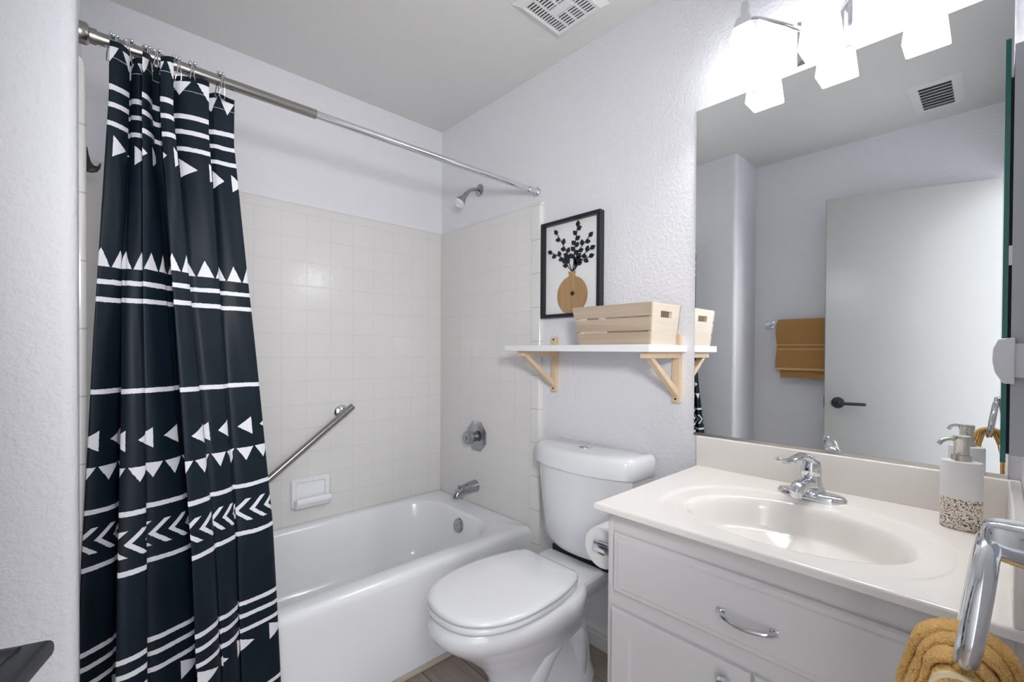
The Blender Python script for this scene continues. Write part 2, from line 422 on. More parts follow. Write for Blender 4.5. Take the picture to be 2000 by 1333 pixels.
# ------------------------------------------------------------------ bathtub
def rrect(x0, x1, y0, y1, r, z, n=10):
    out = []
    rr = min(r, (x1-x0)/2-1e-4, (y1-y0)/2-1e-4)
    for cx, cy, a in ((x1-rr, y1-rr, 0), (x0+rr, y1-rr, PI/2), (x0+rr, y0+rr, PI), (x1-rr, y0+rr, 3*PI/2)):
        for i in range(n+1): out.append((cx+rr*math.cos(a+PI/2*i/n), cy+rr*math.sin(a+PI/2*i/n), z))
    return out
tx0, tx1, ty0, ty1 = XL+0.018, -tw-0.001, -0.752, -tw-0.001
t = thing('bathtub', ((tx0+tx1)/2, -0.38, 0), 'long white built-in bathtub below the tiled wall, curtain hanging over its left end', 'bathtub')
L = [rrect(tx0, tx1, ty0-0.004, ty1, 0.006, 0.0), rrect(tx0, tx1, ty0-0.004, ty1, 0.006, 0.040), rrect(tx0, tx1, ty0+0.006, ty1, 0.006, 0.055),
     rrect(tx0, tx1, ty0+0.004, ty1, 0.006, 0.30), rrect(tx0, tx1, ty0, ty1, 0.006, 0.345), rrect(tx0, tx1, ty0+0.002, ty1, 0.007, 0.362), rrect(tx0+0.002, tx1-0.002, ty0+0.009, ty1-0.002, 0.008, 0.374), rrect(tx0+0.004, tx1-0.004, ty0+0.02, ty1-0.004, 0.01, 0.379)]
ix0, ix1, iy0, iy1 = tx0+0.075, tx1-0.115, ty0+0.075, ty1-0.045
L += [rrect(ix0-0.008, ix1+0.008, iy0-0.008, iy1+0.008, 0.19, 0.380), rrect(ix0, ix1, iy0, iy1, 0.185, 0.376), rrect(ix0+0.012, ix1-0.008, iy0+0.010, iy1-0.008, 0.18, 0.362),
      rrect(ix0+0.05, ix1-0.020, iy0+0.022, iy1-0.02, 0.17, 0.28), rrect(ix0+0.13, ix1-0.045, iy0+0.040, iy1-0.04, 0.15, 0.13), rrect(ix0+0.19, ix1-0.075, iy0+0.065, iy1-0.065, 0.13, 0.085), rrect(ix0+0.26, ix1-0.14, iy0+0.12, iy1-0.12, 0.1, 0.072)]
build('shell', MB().loft(L, True, (False, True)), M_tub, t, smooth=50)
ovx = ix1-0.018
build('overflow_plate', MB().lathe([(0.0001, 0.012), (0.022, 0.011), (0.032, 0.008), (0.036, 0.0), (0.036, -0.02)], (ovx, -0.375, 0.312), (-1, 0, 0.22)).lathe([(0.006, 0.015), (0.006, 0.005)], (ovx, -0.375, 0.312), (-1, 0, 0.22), 12), M_chrome_d, t, 'chrome overflow plate')
build('drain', MB().lathe([(0.0001, 0.006), (0.03, 0.005), (0.036, 0.0)], (ix1-0.22, -0.38, 0.072), (0, 0, 1)), M_chrome, t, 'chrome drain')

# tub spout, mixing valve, shower head ---------------------------------------
t = thing('tub_spout', (-tw, -0.343, 0.468), 'chrome tub spout on the tiled wall above the tub overflow', 'spout')
px = -tw
sp = [(px, -0.343, 0.475), (px-0.04, -0.343, 0.474), (px-0.085, -0.343, 0.468), (px-0.115, -0.343, 0.458), (px-0.126, -0.343, 0.446), (px-0.127, -0.343, 0.436)]
build('body', MB().tube(sp, [0.031, 0.029, 0.025, 0.022, 0.019, 0.017], 20), M_chrome_d, t)
build('diverter_knob', MB().lathe([(0.005, 0), (0.005, 0.012), (0.008, 0.014), (0.008, 0.02), (0.0001, 0.021)], (px-0.108, -0.343, 0.476), (0, 0, 1), 12), M_chrome_d, t)
t = thing('shower_valve', (-tw, -0.352, 0.735), 'octagonal chrome shower valve plate with clear knob on tiled wall', 'valve')
build('escutcheon', MB().lathe([(0.081, 0.0), (0.081, 0.007), (0.071, 0.011), (0.05, 0.016), (0.0001, 0.018)], (-tw, -0.352, 0.735), (-1, 0, 0), 8), M_chrome_d, t, smooth=20)
kn = MB().lathe([(0.026, 0.015), (0.026, 0.035), (0.021, 0.04), (0.021, 0.045), (0.034, 0.048), (0.036, 0.062), (0.032, 0.072), (0.016, 0.076), (0.0001, 0.077)], (-tw, -0.352, 0.735), (-1, 0, 0), 12)
k = build('knob', kn, M_chrome_d, t)
build('knob_cap', MB().lathe([(0.012, 0.076), (0.012, 0.08), (0.0001, 0.081)], (-tw, -0.352, 0.735), (-1, 0, 0), 16), M_chrome_d, k)
t = thing('fixed_shower', (0, -0.346, 2.013), 'small chrome shower head on a bent arm high on the wall', 'shower head')
build('flange', MB().lathe([(0.031, 0.0), (0.030, 0.006), (0.02, 0.012), (0.010, 0.014)], (0, -0.346, 2.012), (-1, 0, 0), 24), M_chrome_d, t)
build('arm', MB().tube(catmull([(0, -0.346, 2.012), (-0.035, -0.346, 2.010), (-0.07, -0.346, 1.990), (-0.092, -0.346, 1.965)], 6), 0.0085), M_chrome_d, t)
hd = Vector((-0.62, 0.0, -0.78)).normalized()
hp = MB().lathe([(0.011, -0.012), (0.013, 0.0), (0.012, 0.012), (0.014, 0.02), (0.024, 0.045), (0.026, 0.058), (0.026, 0.066)], (-0.092, -0.346, 1.967), tuple(hd), 24)
hdm = build('head', hp, M_chrome_d, t)
build('spray_face', MB().lathe([(0.0265, 0.062), (0.0265, 0.071), (0.018, 0.074), (0.014, 0.069), (0.008, 0.073), (0.0001, 0.074)], (-0.092, -0.346, 1.967), tuple(hd), 24), M_plastic, hdm, 'white spray face')

# grab bar, soap dish, hook ---------------------------------------------------
yb = -tw
ga, gb = Vector((-0.565, yb-0.045, 0.895)), Vector((-1.06, yb-0.045, 0.515))
t = thing('grab_bar', (ga+gb)/2, 'slanted chrome grab bar on the tiled wall behind the tub', 'grab bar')
gd = (gb-ga).normalized()
build('bar', MB().tube([ga - gd*0.018, ga, gb, gb + gd*0.018], 0.0155, 18), M_chrome_s, t)
for e in (ga + gd*0.03, gb - gd*0.03):
    build('wall_post', MB().lathe([(0.036, 0.0), (0.035, 0.006), (0.026, 0.012), (0.012, 0.016), (0.011, 0.046)], (e.x, yb, e.z), (0, -1, 0), 24), M_chrome, t)
t = thing('soap_dish', (-0.735, yb, 0.52), 'white ceramic soap dish on the tiled wall below the grab bar', 'soap dish')
sd = MB()
def sdl(x0, x1, z0, z1, r, y):
    return [(p[0], y, p[1]) for p in [(q[0], q[1]) for q in rrect(x0, x1, z0, z1, r, 0)]]
a0, a1, b0, b1 = -0.822, -0.648, 0.452, 0.588
sd.loft([sdl(a0, a1, b0, b1, 0.012, yb+0.001), sdl(a0, a1, b0, b1, 0.012, yb-0.012), sdl(a0+0.004, a1-0.004, b0+0.002, b1-0.004, 0.014, yb-0.018), sdl(a0+0.02, a1-0.02, b0+0.03, b1-0.018, 0.012, yb-0.016), sdl(a0+0.025, a1-0.025, b0+0.038, b1-0.024, 0.01, yb-0.006)], True, (True, True))
build('back_plate', sd, M_porc, t)
tr = MB()
def tray(y, z, inset): return [(p[0], y, z) for p in [(a0+0.006+inset, 0), (a1-0.006-inset, 0)]]
prof = [(yb-0.015, b0+0.045), (yb-0.05, b0+0.042), (yb-0.056, b0+0.058), (yb-0.064, b0+0.056), (yb-0.066, b0+0.035), (yb-0.045, b0+0.008), (yb-0.015, b0+0.002)]
tr.prism([(y, z) for y, z in prof], 0, a0+0.010, a1-0.010, 0.003)
build('tray', tr, M_porc, t, smooth=60)
hkx = XL+0.0117
hk = MB().prism([(hkx, 1.817), (hkx+0.003, 1.812), (hkx+0.006, 1.790), (hkx+0.010, 1.768), (hkx+0.018, 1.7575), (hkx+0.027, 1.758), (hkx+0.0335, 1.773), (hkx+0.0350, 1.771), (hkx+0.0335, 1.757), (hkx+0.026, 1.744), (hkx+0.012, 1.738), (hkx, 1.739)], 1, -0.228, -0.212, 0.0012)
tag(build('wall_hook', hk, M_black), 'small black hook on the tiled wall left of the curtain', 'hook')

# ------------------------------------------------------------------ curtain rod, rings, curtain
yr, zr = -0.762, 1.8975
t = thing('curtain_rod', (-0.75, yr, zr), 'long chrome tension rod across the top of the tub alcove', 'curtain rod')
build('outer_tube', MB().tube([(XL, yr, zr), (-0.98, yr, zr)], 0.0140, 20), M_chrome_s, t)
build('inner_tube', MB().tube([(-0.985, yr, zr), (-0.002, yr, zr)], 0.0122, 20), M_chrome, t)
build('end_flange', MB().lathe([(0.024, 0.0), (0.024, 0.012), (0.021, 0.016), (0.017, 0.018), (0.017, 0.03)], (XL, yr, zr), (1, 0, 0), 24), M_chrome_s, t)
build('end_flange', MB().lathe([(0.021, 0.0), (0.021, 0.012), (0.017, 0.016), (0.015, 0.02), (0.015, 0.06)], (0, yr, zr), (-1, 0, 0), 24), M_chrome, t)

botP = [((-1.494,-.815),(-1.4325,-.772)), ((-1.4355,-.892),(-1.3835,-.879)), ((-1.3805,-.845),(-1.290,-.806)), ((-1.301,-.899),(-1.247,-.858)), ((-1.243,-.853),(-1.190,-.81)), ((-1.188,-.815),(-1.0915,-.786))]
topP = [((-1.4545,-.822),(-1.4165,-.80)), ((-1.4125,-.772),(-1.390,-.79)), ((-1.394,-.832),(-1.3685,-.785)), ((-1.3585,-.838),(-1.3315,-.838)), ((-1.323,-.769),(-1.252,-.785)), ((-1.2405,-.734),(-1.184,-.74))]
def poly_ctrl(P, bul, flat_at=None):
    out = []
    for i, (a, b) in enumerate(P):
        a = Vector(a); b = Vector(b); d = b-a; nrm = Vector((d.y, -d.x)).normalized()
        if i == 0: out += [a + Vector((0.006, 0.016))]
        for f, k in ((0, 0), (0.18, 0.75), (0.5, 1.0), (0.82, 0.75), (1, 0)): out.append(a + d*f + nrm*bul*k)
        if i < len(P)-1:
            c = Vector(P[i+1][0])
            if flat_at == i: out += [b + (c-b)*0.33, b + (c-b)*0.66]
            elif c.y < b.y: out += [b + Vector((0.016, 0.006)), c + Vector((0.008, 0.016))]
            else: out += [b + Vector((-0.008, 0.014)), c + Vector((-0.014, 0.004))]
        else: out += [b + Vector((-0.004, 0.014))]
    return [tuple(v) for v in out]
cb = catmull(poly_ctrl(botP, 0.010, 3), 8); ct = catmull(poly_ctrl(topP, 0.007), 8)
ul = [0.0]
for i in range(1, len(cb)):
    ul.append(ul[-1] + 0.62*math.dist(cb[i], cb[i-1]) + 0.42*math.dist(ct[i], ct[i-1]))
NZ = 110; ztop, zbot = 1.876, 0.10
bm = bmesh.new(); uvl = bm.loops.layers.uv.new('UVMap'); grid = []
for r in range(NZ+1):
    z = ztop + (zbot-ztop)*r/NZ; f = (z-0.69)/(1.69-0.69); row = []
    f = min(f, 1.06)
    for i in range(len(cb)):
        s_ = 0.0
        x = cb[i][0]*(1-f) + ct[i][0]*f; y = cb[i][1]*(1-f) + ct[i][1]*f
        if z < 0.69: x = cb[i][0] + (x-cb[i][0])*0.6; y = cb[i][1] + (y-cb[i][1])*0.3
        x -= (0.008 if z < 1.2 else 0.008 - 0.006*(z-1.2)/0.68) + 0.012*min(1.0, max(0.0, (1.2-z)/1.0))*(i/len(cb))
        y += 0.002*math.sin(z*9 + ul[i]*60)
        y = min(y, -0.764) if z < 0.42 else y
        zz = z
        if r < 4: zz = z - (4-r)/4*0.008*(0.5+0.5*math.cos(ul[i]*2*PI/0.105))
        row.append((bm.verts.new((x, y, zz)), (ul[i], z)))
    grid.append(row)
for r in range(NZ):
    for i in range(len(cb)-1):
        q = (grid[r][i], grid[r+1][i], grid[r+1][i+1], grid[r][i+1])
        fc = bm.faces.new([k[0] for k in q]); fc.smooth = True
        for lp, k in zip(fc.loops, q): lp[uvl].uv = k[1]
me = bpy.data.meshes.new('shower_curtain'); bm.to_mesh(me); bm.free(); me.materials.append(M_curtain)
cur = bpy.data.objects.new('shower_curtain', me); COL.objects.link(cur)
so = cur.modifiers.new('thickness', 'SOLIDIFY'); so.thickness = 0.0012
tag(cur, 'black shower curtain printed with white stripes, triangles and chevrons', 'shower curtain')
ordn = ['first', 'second', 'third', 'fourth', 'fifth', 'sixth', 'seventh']
ring0 = None
for i, x in enumerate((-1.446, -1.414, -1.385, -1.362, -1.327, -1.290, -1.230)):
    rz = [0.35, -0.3, 0.2, -0.25, 0.3, -0.2, 0.15][i]
    lab = ordn[i] + ' chrome beaded curtain ring from the left end of the rod'
    if ring0 is None:
        ring0 = thing('curtain_ring', (x, yr, zr), lab, 'curtain ring', 'chrome rings holding the shower curtain', rz)
        for sg in (-1, 1):
            hook = catmull([(sg*0.0075*min(1.0, max(0.15, (0.012-q[1])/0.06)), q[0], q[1]) for q in ((0.014, -0.040), (0.018, -0.028), (0.019, -0.006), (0.013, 0.012), (0.0, 0.018), (-0.013, 0.012), (-0.019, -0.006), (-0.018, -0.028), (-0.012, -0.044), (-0.002, -0.048), (0.004, -0.043))], 5)
            build('wire_hook', MB().tube(hook, 0.0014, 8), M_chrome, ring0, local=True)
        for k in range(6):
            a = PI*(0.22 + 0.112*k)
            build('bead', MB().sphere((0.005*(-1)**k, 0.0195*math.cos(a), 0.0195*math.sin(a)), 0.0042, 10), M_chrome, ring0, local=True)
    else:
        o = ring0.copy(); COL.objects.link(o); o.location = (x, yr, zr); o.rotation_euler = (0, 0, rz); o['label'] = lab
        for ch in list(ring0.children):
            c = ch.copy(); COL.objects.link(c); c.parent = o

# ------------------------------------------------------------------ toilet
TC = -1.118
def egg(xf, xb, hw, z, flat=0.72, n=48, yc=TC, p=2.0):
    """egg outline: round nose at xf, squared back at xb"""
    xm = xb - (xb-xf)*0.44; out = []
    for k in range(n):
        a = 2*PI*k/n; c, s_ = math.cos(a), math.sin(a)
        if c < 0: x = xm + (xm-xf)*c; y = hw*s_
        else:
            e = 2.0/3.4
            x = xm + (xb-xm)*abs(c)**e
            yy = abs(s_)**(1.0 if c < 0.01 else 0.72)
            y = hw*(1-(1-flat)*c**1.4)*math.copysign(yy, s_)
        out.append((x, yc+y, z))
    return out
def seatl(xf, xb, hw, z, back=0.74, yc=TC):
    xm = xf + (xb-xf)*0.50; out = []
    for k in range(25):
        a = PI/2 + PI*k/24; c, s_ = math.cos(a), math.sin(a); e = 2/2.35
        out.append((xm - (xm-xf)*abs(c)**e, yc + hw*math.copysign(abs(s_)**e, s_), z))
    wb = hw*back
    for k in range(1, 8):
        f = k/8; out.append((xm + (xb-xm)*f, yc - (hw - (hw-wb)*f*f), z))
    r = 0.018
    for k in range(5): a = -PI/2 + PI/2*k/4; out.append((xb - r + r*math.cos(a), yc - wb + r + r*math.sin(a), z))
    for k in range(1, 6): out.append((xb, yc - (wb-r)*(1-k/3.0), z))
    for k in range(5): a = PI/2*k/4; out.append((xb - r + r*math.cos(a), yc + wb - r + r*math.sin(a), z))
    for k in range(7, 0, -1):
        f = k/8; out.append((xm + (xb-xm)*f, yc + (hw - (hw-wb)*f*f), z))
    return out
t = thing('toilet', (-0.4, TC, 0), 'white two-piece toilet with closed lid between tub and vanity', 'toilet')
bl = [egg(-0.585, -0.11, 0.118, 0.0, 0.9), egg(-0.585, -0.11, 0.118, 0.02, 0.9), egg(-0.57, -0.12, 0.104, 0.05, 0.9), egg(-0.565, -0.13, 0.098, 0.14, 0.9), egg(-0.605, -0.15, 0.106, 0.20, 0.88),
      egg(-0.675, -0.17, 0.134, 0.262, 0.85), egg(-0.735, -0.19, 0.164, 0.310, 0.82), egg(-0.771, -0.20, 0.181, 0.345, 0.8), egg(-0.780, -0.20, 0.186, 0.37, 0.8), egg(-0.775, -0.205, 0.182, 0.39, 0.8), egg(-0.76, -0.21, 0.172, 0.3965, 0.8)]
build('bowl', MB().loft(bl), M_porc, t, smooth=60)
dk = MB()
def deckl(z, w0, w1, xf, xb): return [(xf, TC-w0, z), (xf, TC+w0, z), (xb, TC+w1, z), (xb, TC-w1, z)]
dk.loft([deckl(0.300, 0.10, 0.085, -0.30, -0.05), deckl(0.350, 0.13, 0.112, -0.33, -0.04), deckl(0.385, 0.140, 0.122, -0.34, -0.035), deckl(0.397, 0.136, 0.118, -0.335, -0.04)])
bmesh.ops.bevel(dk.bm, geom=dk.bm.edges[:], offset=0.012, segments=3, profile=0.5, affect='EDGES')
build('deck', dk, M_porc, t, smooth=60)
for s_ in (-1, 1):
    path = catmull([(-0.44, TC+s_*0.050, 0.10), (-0.40, TC+s_*0.056, 0.19), (-0.34, TC+s_*0.058, 0.24), (-0.28, TC+s_*0.057, 0.22), (-0.24, TC+s_*0.056, 0.15), (-0.225, TC+s_*0.054, 0.04)], 6)
    build('trapway', MB().tube(path, [0.044+0.016*math.sin(PI*i/(len(path)-1)) for i in range(len(path))], 20), M_porc, t, smooth=60)
    build('bolt_cap', MB().lathe([(0.012, 0.0), (0.012, 0.008), (0.008, 0.014), (0.0001, 0.016)], (-0.30, TC+s_*0.102, 0.02), (0, 0, 1), 16), M_porc, t)
sx, bx_ = -0.762, -0.290
build('seat', MB().loft([seatl(sx, bx_, 0.172, 0.400), seatl(sx-0.004, bx_, 0.176, 0.404), seatl(sx-0.004, bx_, 0.176, 0.414), seatl(sx, bx_, 0.172, 0.418)]), M_porc, t, smooth=60)
lidz = 0.422
build('lid', MB().loft([seatl(sx+0.002, bx_, 0.174, lidz), seatl(sx-0.004, bx_, 0.180, lidz+0.004), seatl(sx-0.004, bx_, 0.180, lidz+0.011), seatl(sx+0.003, bx_-0.004, 0.173, lidz+0.017), seatl(sx+0.02, bx_-0.014, 0.157, lidz+0.020), seatl(sx+0.10, bx_-0.06, 0.09, lidz+0.022)]), M_porc, t, smooth=60)
build('seat_gap', MB().loft([seatl(sx+0.006, bx_-0.004, 0.165, 0.396), seatl(sx+0.006, bx_-0.004, 0.165, 0.424)]), M_dark, t)
ty0_, ty1_ = -1.362, -0.896; tcy = (ty0_+ty1_)/2
def tank(z, hw, xf, bulge, xb=-0.012, n=16):
    out = [(xb, tcy-hw, z)]
    r = 0.045
    pts = []
    for k in range(n+1):
        f = -1 + 2*k/n
        pts.append((xf - bulge*(1-f*f)**0.8, tcy + f*(hw)))
    pts[0] = (xf+0.0, tcy-hw); pts[-1] = (xf, tcy+hw)
    return [(xb, tcy-hw, z)] + [(x, y, z) for x, y in pts] + [(xb, tcy+hw, z)]
tk = [tank(0.415, 0.160, -0.10, 0.055), tank(0.425, 0.180, -0.115, 0.06), tank(0.45, 0.192, -0.122, 0.06), tank(0.60, 0.208, -0.13, 0.062), tank(0.735, 0.219, -0.135, 0.064)]
tm = MB().loft(tk)
build('tank', tm, M_porc, t, smooth=50)
ld = [tank(0.733, 0.226, -0.137, 0.066), tank(0.738, 0.233, -0.143, 0.068), tank(0.793, 0.233, -0.143, 0.068), tank(0.807, 0.227, -0.137, 0.066), tank(0.8125, 0.213, -0.124, 0.062, -0.02)]
tl = build('tank_lid', MB().loft(ld), M_porc, t, smooth=55)
build('flush_button', MB().lathe([(0.028, 0.0), (0.028, 0.003), (0.024, 0.006), (0.0001, 0.005)], (-0.10, tcy+0.012, 0.812), (0, 0, 1), 28).box(-0.127, -0.073, tcy+0.0115, tcy+0.0125, 0.817, 0.8185), M_chrome, tl, 'chrome dual flush button')
build('tank_gasket', MB().box(-0.15, -0.05, tcy-0.13, tcy+0.13, 0.395, 0.418), M_dark, t)

# ------------------------------------------------------------------ vanity cabinet
YL, YRv, XF = -1.5265, -2.2315, -0.530
t = thing('vanity_cabinet', (XF/2, (YL+YRv)/2, 0), 'white painted vanity cabinet under the sink counter', 'cabinet')
cbm = MB().box(XF, -0.001, YL-0.016, YL, 0.09, 0.784, 0.001).box(XF, -0.001, YRv, YRv+0.016, 0.09, 0.784, 0.001).box(XF, XF+0.018, YRv+0.016, YL-0.016, 0.09, 0.784)
cbm.box(XF+0.018, -0.001, YRv+0.016, YL-0.016, 0.09, 0.106).box(-0.008, -0.001, YRv+0.016, YL-0.016, 0.106, 0.784).box(XF+0.06, XF+0.075, YRv, YL-0.01, 0.0, 0.09).box(XF+0.075, -0.001, YL-0.026, YL-0.01, 0.0, 0.09)
build('carcass', cbm, M_cab, t)
def panel_front(y0, y1, z0, z1, raised):
    m = MB(); x = XF
    def rl(i, xx): return [(xx, y0+i, z0+i), (xx, y1-i, z0+i), (xx, y1-i, z1-i), (xx, y0+i, z1-i)]
    if raised: Ls = [rl(0, x+0.001), rl(0, x-0.010), rl(0.004, x-0.014), rl(0.014, x-0.014), rl(0.017, x-0.018), rl(0.022, x-0.018)]
    else: Ls = [rl(0, x+0.001), rl(0, x-0.012), rl(0.005, x-0.017), rl(0.052, x-0.017), rl(0.055, x-0.011), rl(0.062, x-0.011)]
    return m.loft(Ls)
dw = build('drawer', panel_front(-2.186, -1.5495, 0.587, 0.732, True), M_cab, t, smooth=20)
hb = MB(); hy0, hy1 = -1.9148, -1.8122; hxm = XF-0.018
hb.tube(catmull([(hxm+0.001, hy1, 0.651), (hxm-0.010, hy1-0.001, 0.651), (hxm-0.020, hy1-0.018, 0.649), (hxm-0.026, (hy0+hy1)/2, 0.647), (hxm-0.020, hy0+0.018, 0.649), (hxm-0.010, hy0+0.001, 0.651), (hxm+0.001, hy0, 0.651)], 6), 0.0048, 12)
hb.box(hxm-0.004, hxm+0.0005, hy1-0.010, hy1+0.005, 0.644, 0.658, 0.0015); hb.box(hxm-0.004, hxm+0.0005, hy0-0.005, hy0+0.010, 0.644, 0.658, 0.0015)
build('handle', hb, M_chrome, dw, 'chrome bow handle')
for y0, y1, ky in ((-1.8693, -1.5450, -1.8257), (-2.192, -1.8755, -1.919)):
    d_ = build('door', panel_front(y0, y1, 0.105, 0.546, False), M_cab, t, smooth=20)
    build('knob', MB().lathe([(0.007, 0.0), (0.006, 0.010), (0.013, 0.016), (0.015, 0.022), (0.011, 0.028), (0.0001, 0.030)], (XF-0.016, ky, 0.515), (-1, 0, 0), 18), M_chrome, d_, 'chrome knob')

# countertop with the integral sink ------------------------------------------
CX0, CX1, CY0, CY1, CZ = -0.570, -0.002, -2.2315, -1.510, 0.803
SXc, SYc = -0.352, -1.875
t = thing('countertop', ((CX0+CX1)/2, (CY0+CY1)/2, CZ), 'glossy cream countertop with integral oval sink on the white vanity', 'countertop')
def hgt(x, y):
    dx, dy = x-SXc, y-SYc
    ro = (abs(dx/0.228)**2.3 + abs(dy/0.278)**2.3)**(1/2.3)
    ri = math.hypot(dx/0.158, dy/0.212)
    h = 0.0
    if ro < 1.0:
        k = min((1-ro)/0.05, 1.0); k = k*k*(3-2*k)
        fr = min(1.0, max(0.0, (dx + 0.20)/0.16)); fr = fr*fr*(3-2*fr)
        h -= 0.0045*k*fr + 0.006*max(0, 1-ri*0.72)*(ri > 1)*fr
    if ri < 1.06:
        k = (1.06-ri)/1.06
        e = min(1.0, k/0.20); e = e*e*(3-2*e)
        h -= 0.045*e + 0.075*min(1.0, (k*1.25))**0.75*e
    return h
NX, NY = 150, 190
cm = MB(); g = []
for i in range(NX+1):
    x = CX0+0.006 + (CX1-CX0-0.006)*i/NX
    g.append([cm.bm.verts.new((x, CY0 + (CY1-0.006-CY0)*j/NY, CZ + hgt(x, CY0 + (CY1-0.006-CY0)*j/NY))) for j in range(NY+1)])
for i in range(NX):
    for j in range(NY): cm.bm.faces.new((g[i][j], g[i+1][j], g[i+1][j+1], g[i][j+1]))
ring = [g[0][j] for j in range(NY+1)] + [g[i][NY] for i in range(1, NX+1)]
def skirt(ring, offs):
    prev = ring
    for (ox, oz) in offs:
        cur_ = []
        for k, v in enumerate(ring):
            fr = k <= NY; sd_ = k >= NY
            cur_.append(cm.bm.verts.new((v.co.x - (ox if fr else 0), v.co.y + (ox if sd_ else 0), CZ - oz)))
        for k in range(len(ring)-1): cm.bm.faces.new((prev[k], prev[k+1], cur_[k+1], cur_[k]))
        prev = cur_
    return prev
skirt(ring, [(0.004, 0.0014), (0.006, 0.005), (0.006, 0.016), (0.002, 0.018), (-0.03, 0.018)])
build('slab', cm, M_counter, t, smooth=45)
build('backsplash', MB().box(-0.016, -0.0015, CY0, CY1-0.001, CZ-0.002, 0.901, 0.004, 3), M_counter, t)
build('side_splash', MB().box(CX0+0.004, -0.0155, YF+0.0005, -2.2115, CZ-0.002, 0.901, 0.004, 3), M_counter, t)
build('drain', MB().lathe([(0.0001, 0.003), (0.018, 0.003), (0.023, 0.0)], (SXc, SYc, CZ-0.121), (0, 0, 1), 24), M_chrome, t, 'chrome drain')

# faucet ------------------------------------------------------------------------
FX, FY = -0.112, -1.864
t = thing('faucet', (FX, FY, CZ), 'chrome single-lever faucet at the back of the oval sink', 'faucet')
fz = CZ - 0.004
def oval(hx, hy, z, n=36):
    out = []
    for k in range(n):
        a = 2*PI*k/n; out.append((FX + hx*math.copysign(abs(math.cos(a))**0.9, math.cos(a)), FY + hy*math.copysign(abs(math.sin(a))**0.75, math.sin(a)), z))
    return out
build('base_plate', MB().loft([oval(0.029, 0.078, fz), oval(0.029, 0.078, fz+0.010), oval(0.026, 0.074, fz+0.016), oval(0.018, 0.062, fz+0.019)]), M_chrome, t, smooth=50)
bd = MB()
bd.loft([[(FX + r*sx_*math.cos(2*PI*k/28), FY + r*math.sin(2*PI*k/28), fz+h) for k in range(28)] for r, sx_, h in ((0.044, 0.62, 0.012), (0.034, 0.75, 0.022), (0.027, 0.9, 0.034), (0.0235, 1.0, 0.048), (0.0225, 1.0, 0.062))])
build('body', bd, M_chrome, t, smooth=60)
spt = catmull([(FX+0.004, FY, fz+0.030), (FX-0.03, FY+0.003, fz+0.038), (FX-0.062, FY+0.006, fz+0.042), (FX-0.086, FY+0.008, fz+0.040), (FX-0.094, FY+0.009, fz+0.030)], 6)
sp_o = build('spout', MB().tube(spt, [0.022]*6+[0.0185]*6+[0.0175]*6+[0.0165]*7, 18), M_chrome, t, smooth=60)
build('aerator', MB().lathe([(0.0125, 0.0), (0.0125, 0.016), (0.0105, 0.018)], (FX-0.093, FY+0.009, fz+0.036), (0, 0, -1), 20), M_chrome, sp_o)
hn = MB().lathe([(0.0232, 0.062), (0.0238, 0.066), (0.0235, 0.08), (0.020, 0.096), (0.012, 0.106), (0.0001, 0.109)], (FX, FY, fz), (0, 0, 1), 26)
lv = catmull([(FX+0.004, FY-0.001, fz+0.080), (FX-0.012, FY+0.004, fz+0.103), (FX-0.042, FY+0.014, fz+0.112), (FX-0.075, FY+0.025, fz+0.106), (FX-0.105, FY+0.036, fz+0.106), (FX-0.122, FY+0.042, fz+0.114)], 6)
hn.tube(lv, [0.019]*6+[0.0165]*6+[0.0125]*6+[0.0095]*6+[0.0085]*6+[0.006], 16, flat=0.62)
ho = build('lever_handle', hn, M_chrome, t, smooth=60)
build('set_screw', MB().lathe([(0.003, 0.0), (0.003, 0.002), (0.0001, 0.002)], (FX-0.0235, FY+0.004, fz+0.078), (-1, 0.15, 0), 10), M_dark, ho, 'dark set screw')

# soap dispenser, glass bottle ------------------------------------------------------
DX, DY = -0.120, -2.1425
t = thing('soap_dispenser', (DX, DY, CZ), 'white and speckled soap dispenser with metal pump by the mirror', 'soap dispenser')
def ovl(hx, hy, z, n=32): return [(DX + hx*math.cos(2*PI*k/n), DY + hy*math.sin(2*PI*k/n), z) for k in range(n)]
build('terrazzo_base', MB().loft([ovl(0.022, 0.031, CZ), ovl(0.0245, 0.0335, CZ+0.003), ovl(0.0245, 0.0335, CZ+0.066)]), M_terr, t, 'speckled lower body', smooth=50)
build('body', MB().loft([ovl(0.0245, 0.0335, CZ+0.066), ovl(0.0245, 0.0335, CZ+0.140), ovl(0.0235, 0.0325, CZ+0.144), ovl(0.014, 0.018, CZ+0.146)]), M_cer, t, 'white upper body', smooth=50)
pm = build('pump', MB().lathe([(0.0165, 0.145), (0.0165, 0.158), (0.013, 0.159), (0.013, 0.184), (0.0145, 0.186), (0.0145, 0.198), (0.0001, 0.1985)], (DX, DY, CZ), (0, 0, 1), 26), M_nickel, t, 'metal pump')
build('nozzle', MB().tube(catmull([(DX-0.004, DY+0.004, CZ+0.192), (DX-0.018, DY+0.02, CZ+0.192), (DX-0.026, DY+0.029, CZ+0.188), (DX-0.030, DY+0.034, CZ+0.180)], 5), 0.0042, 10), M_nickel, pm)
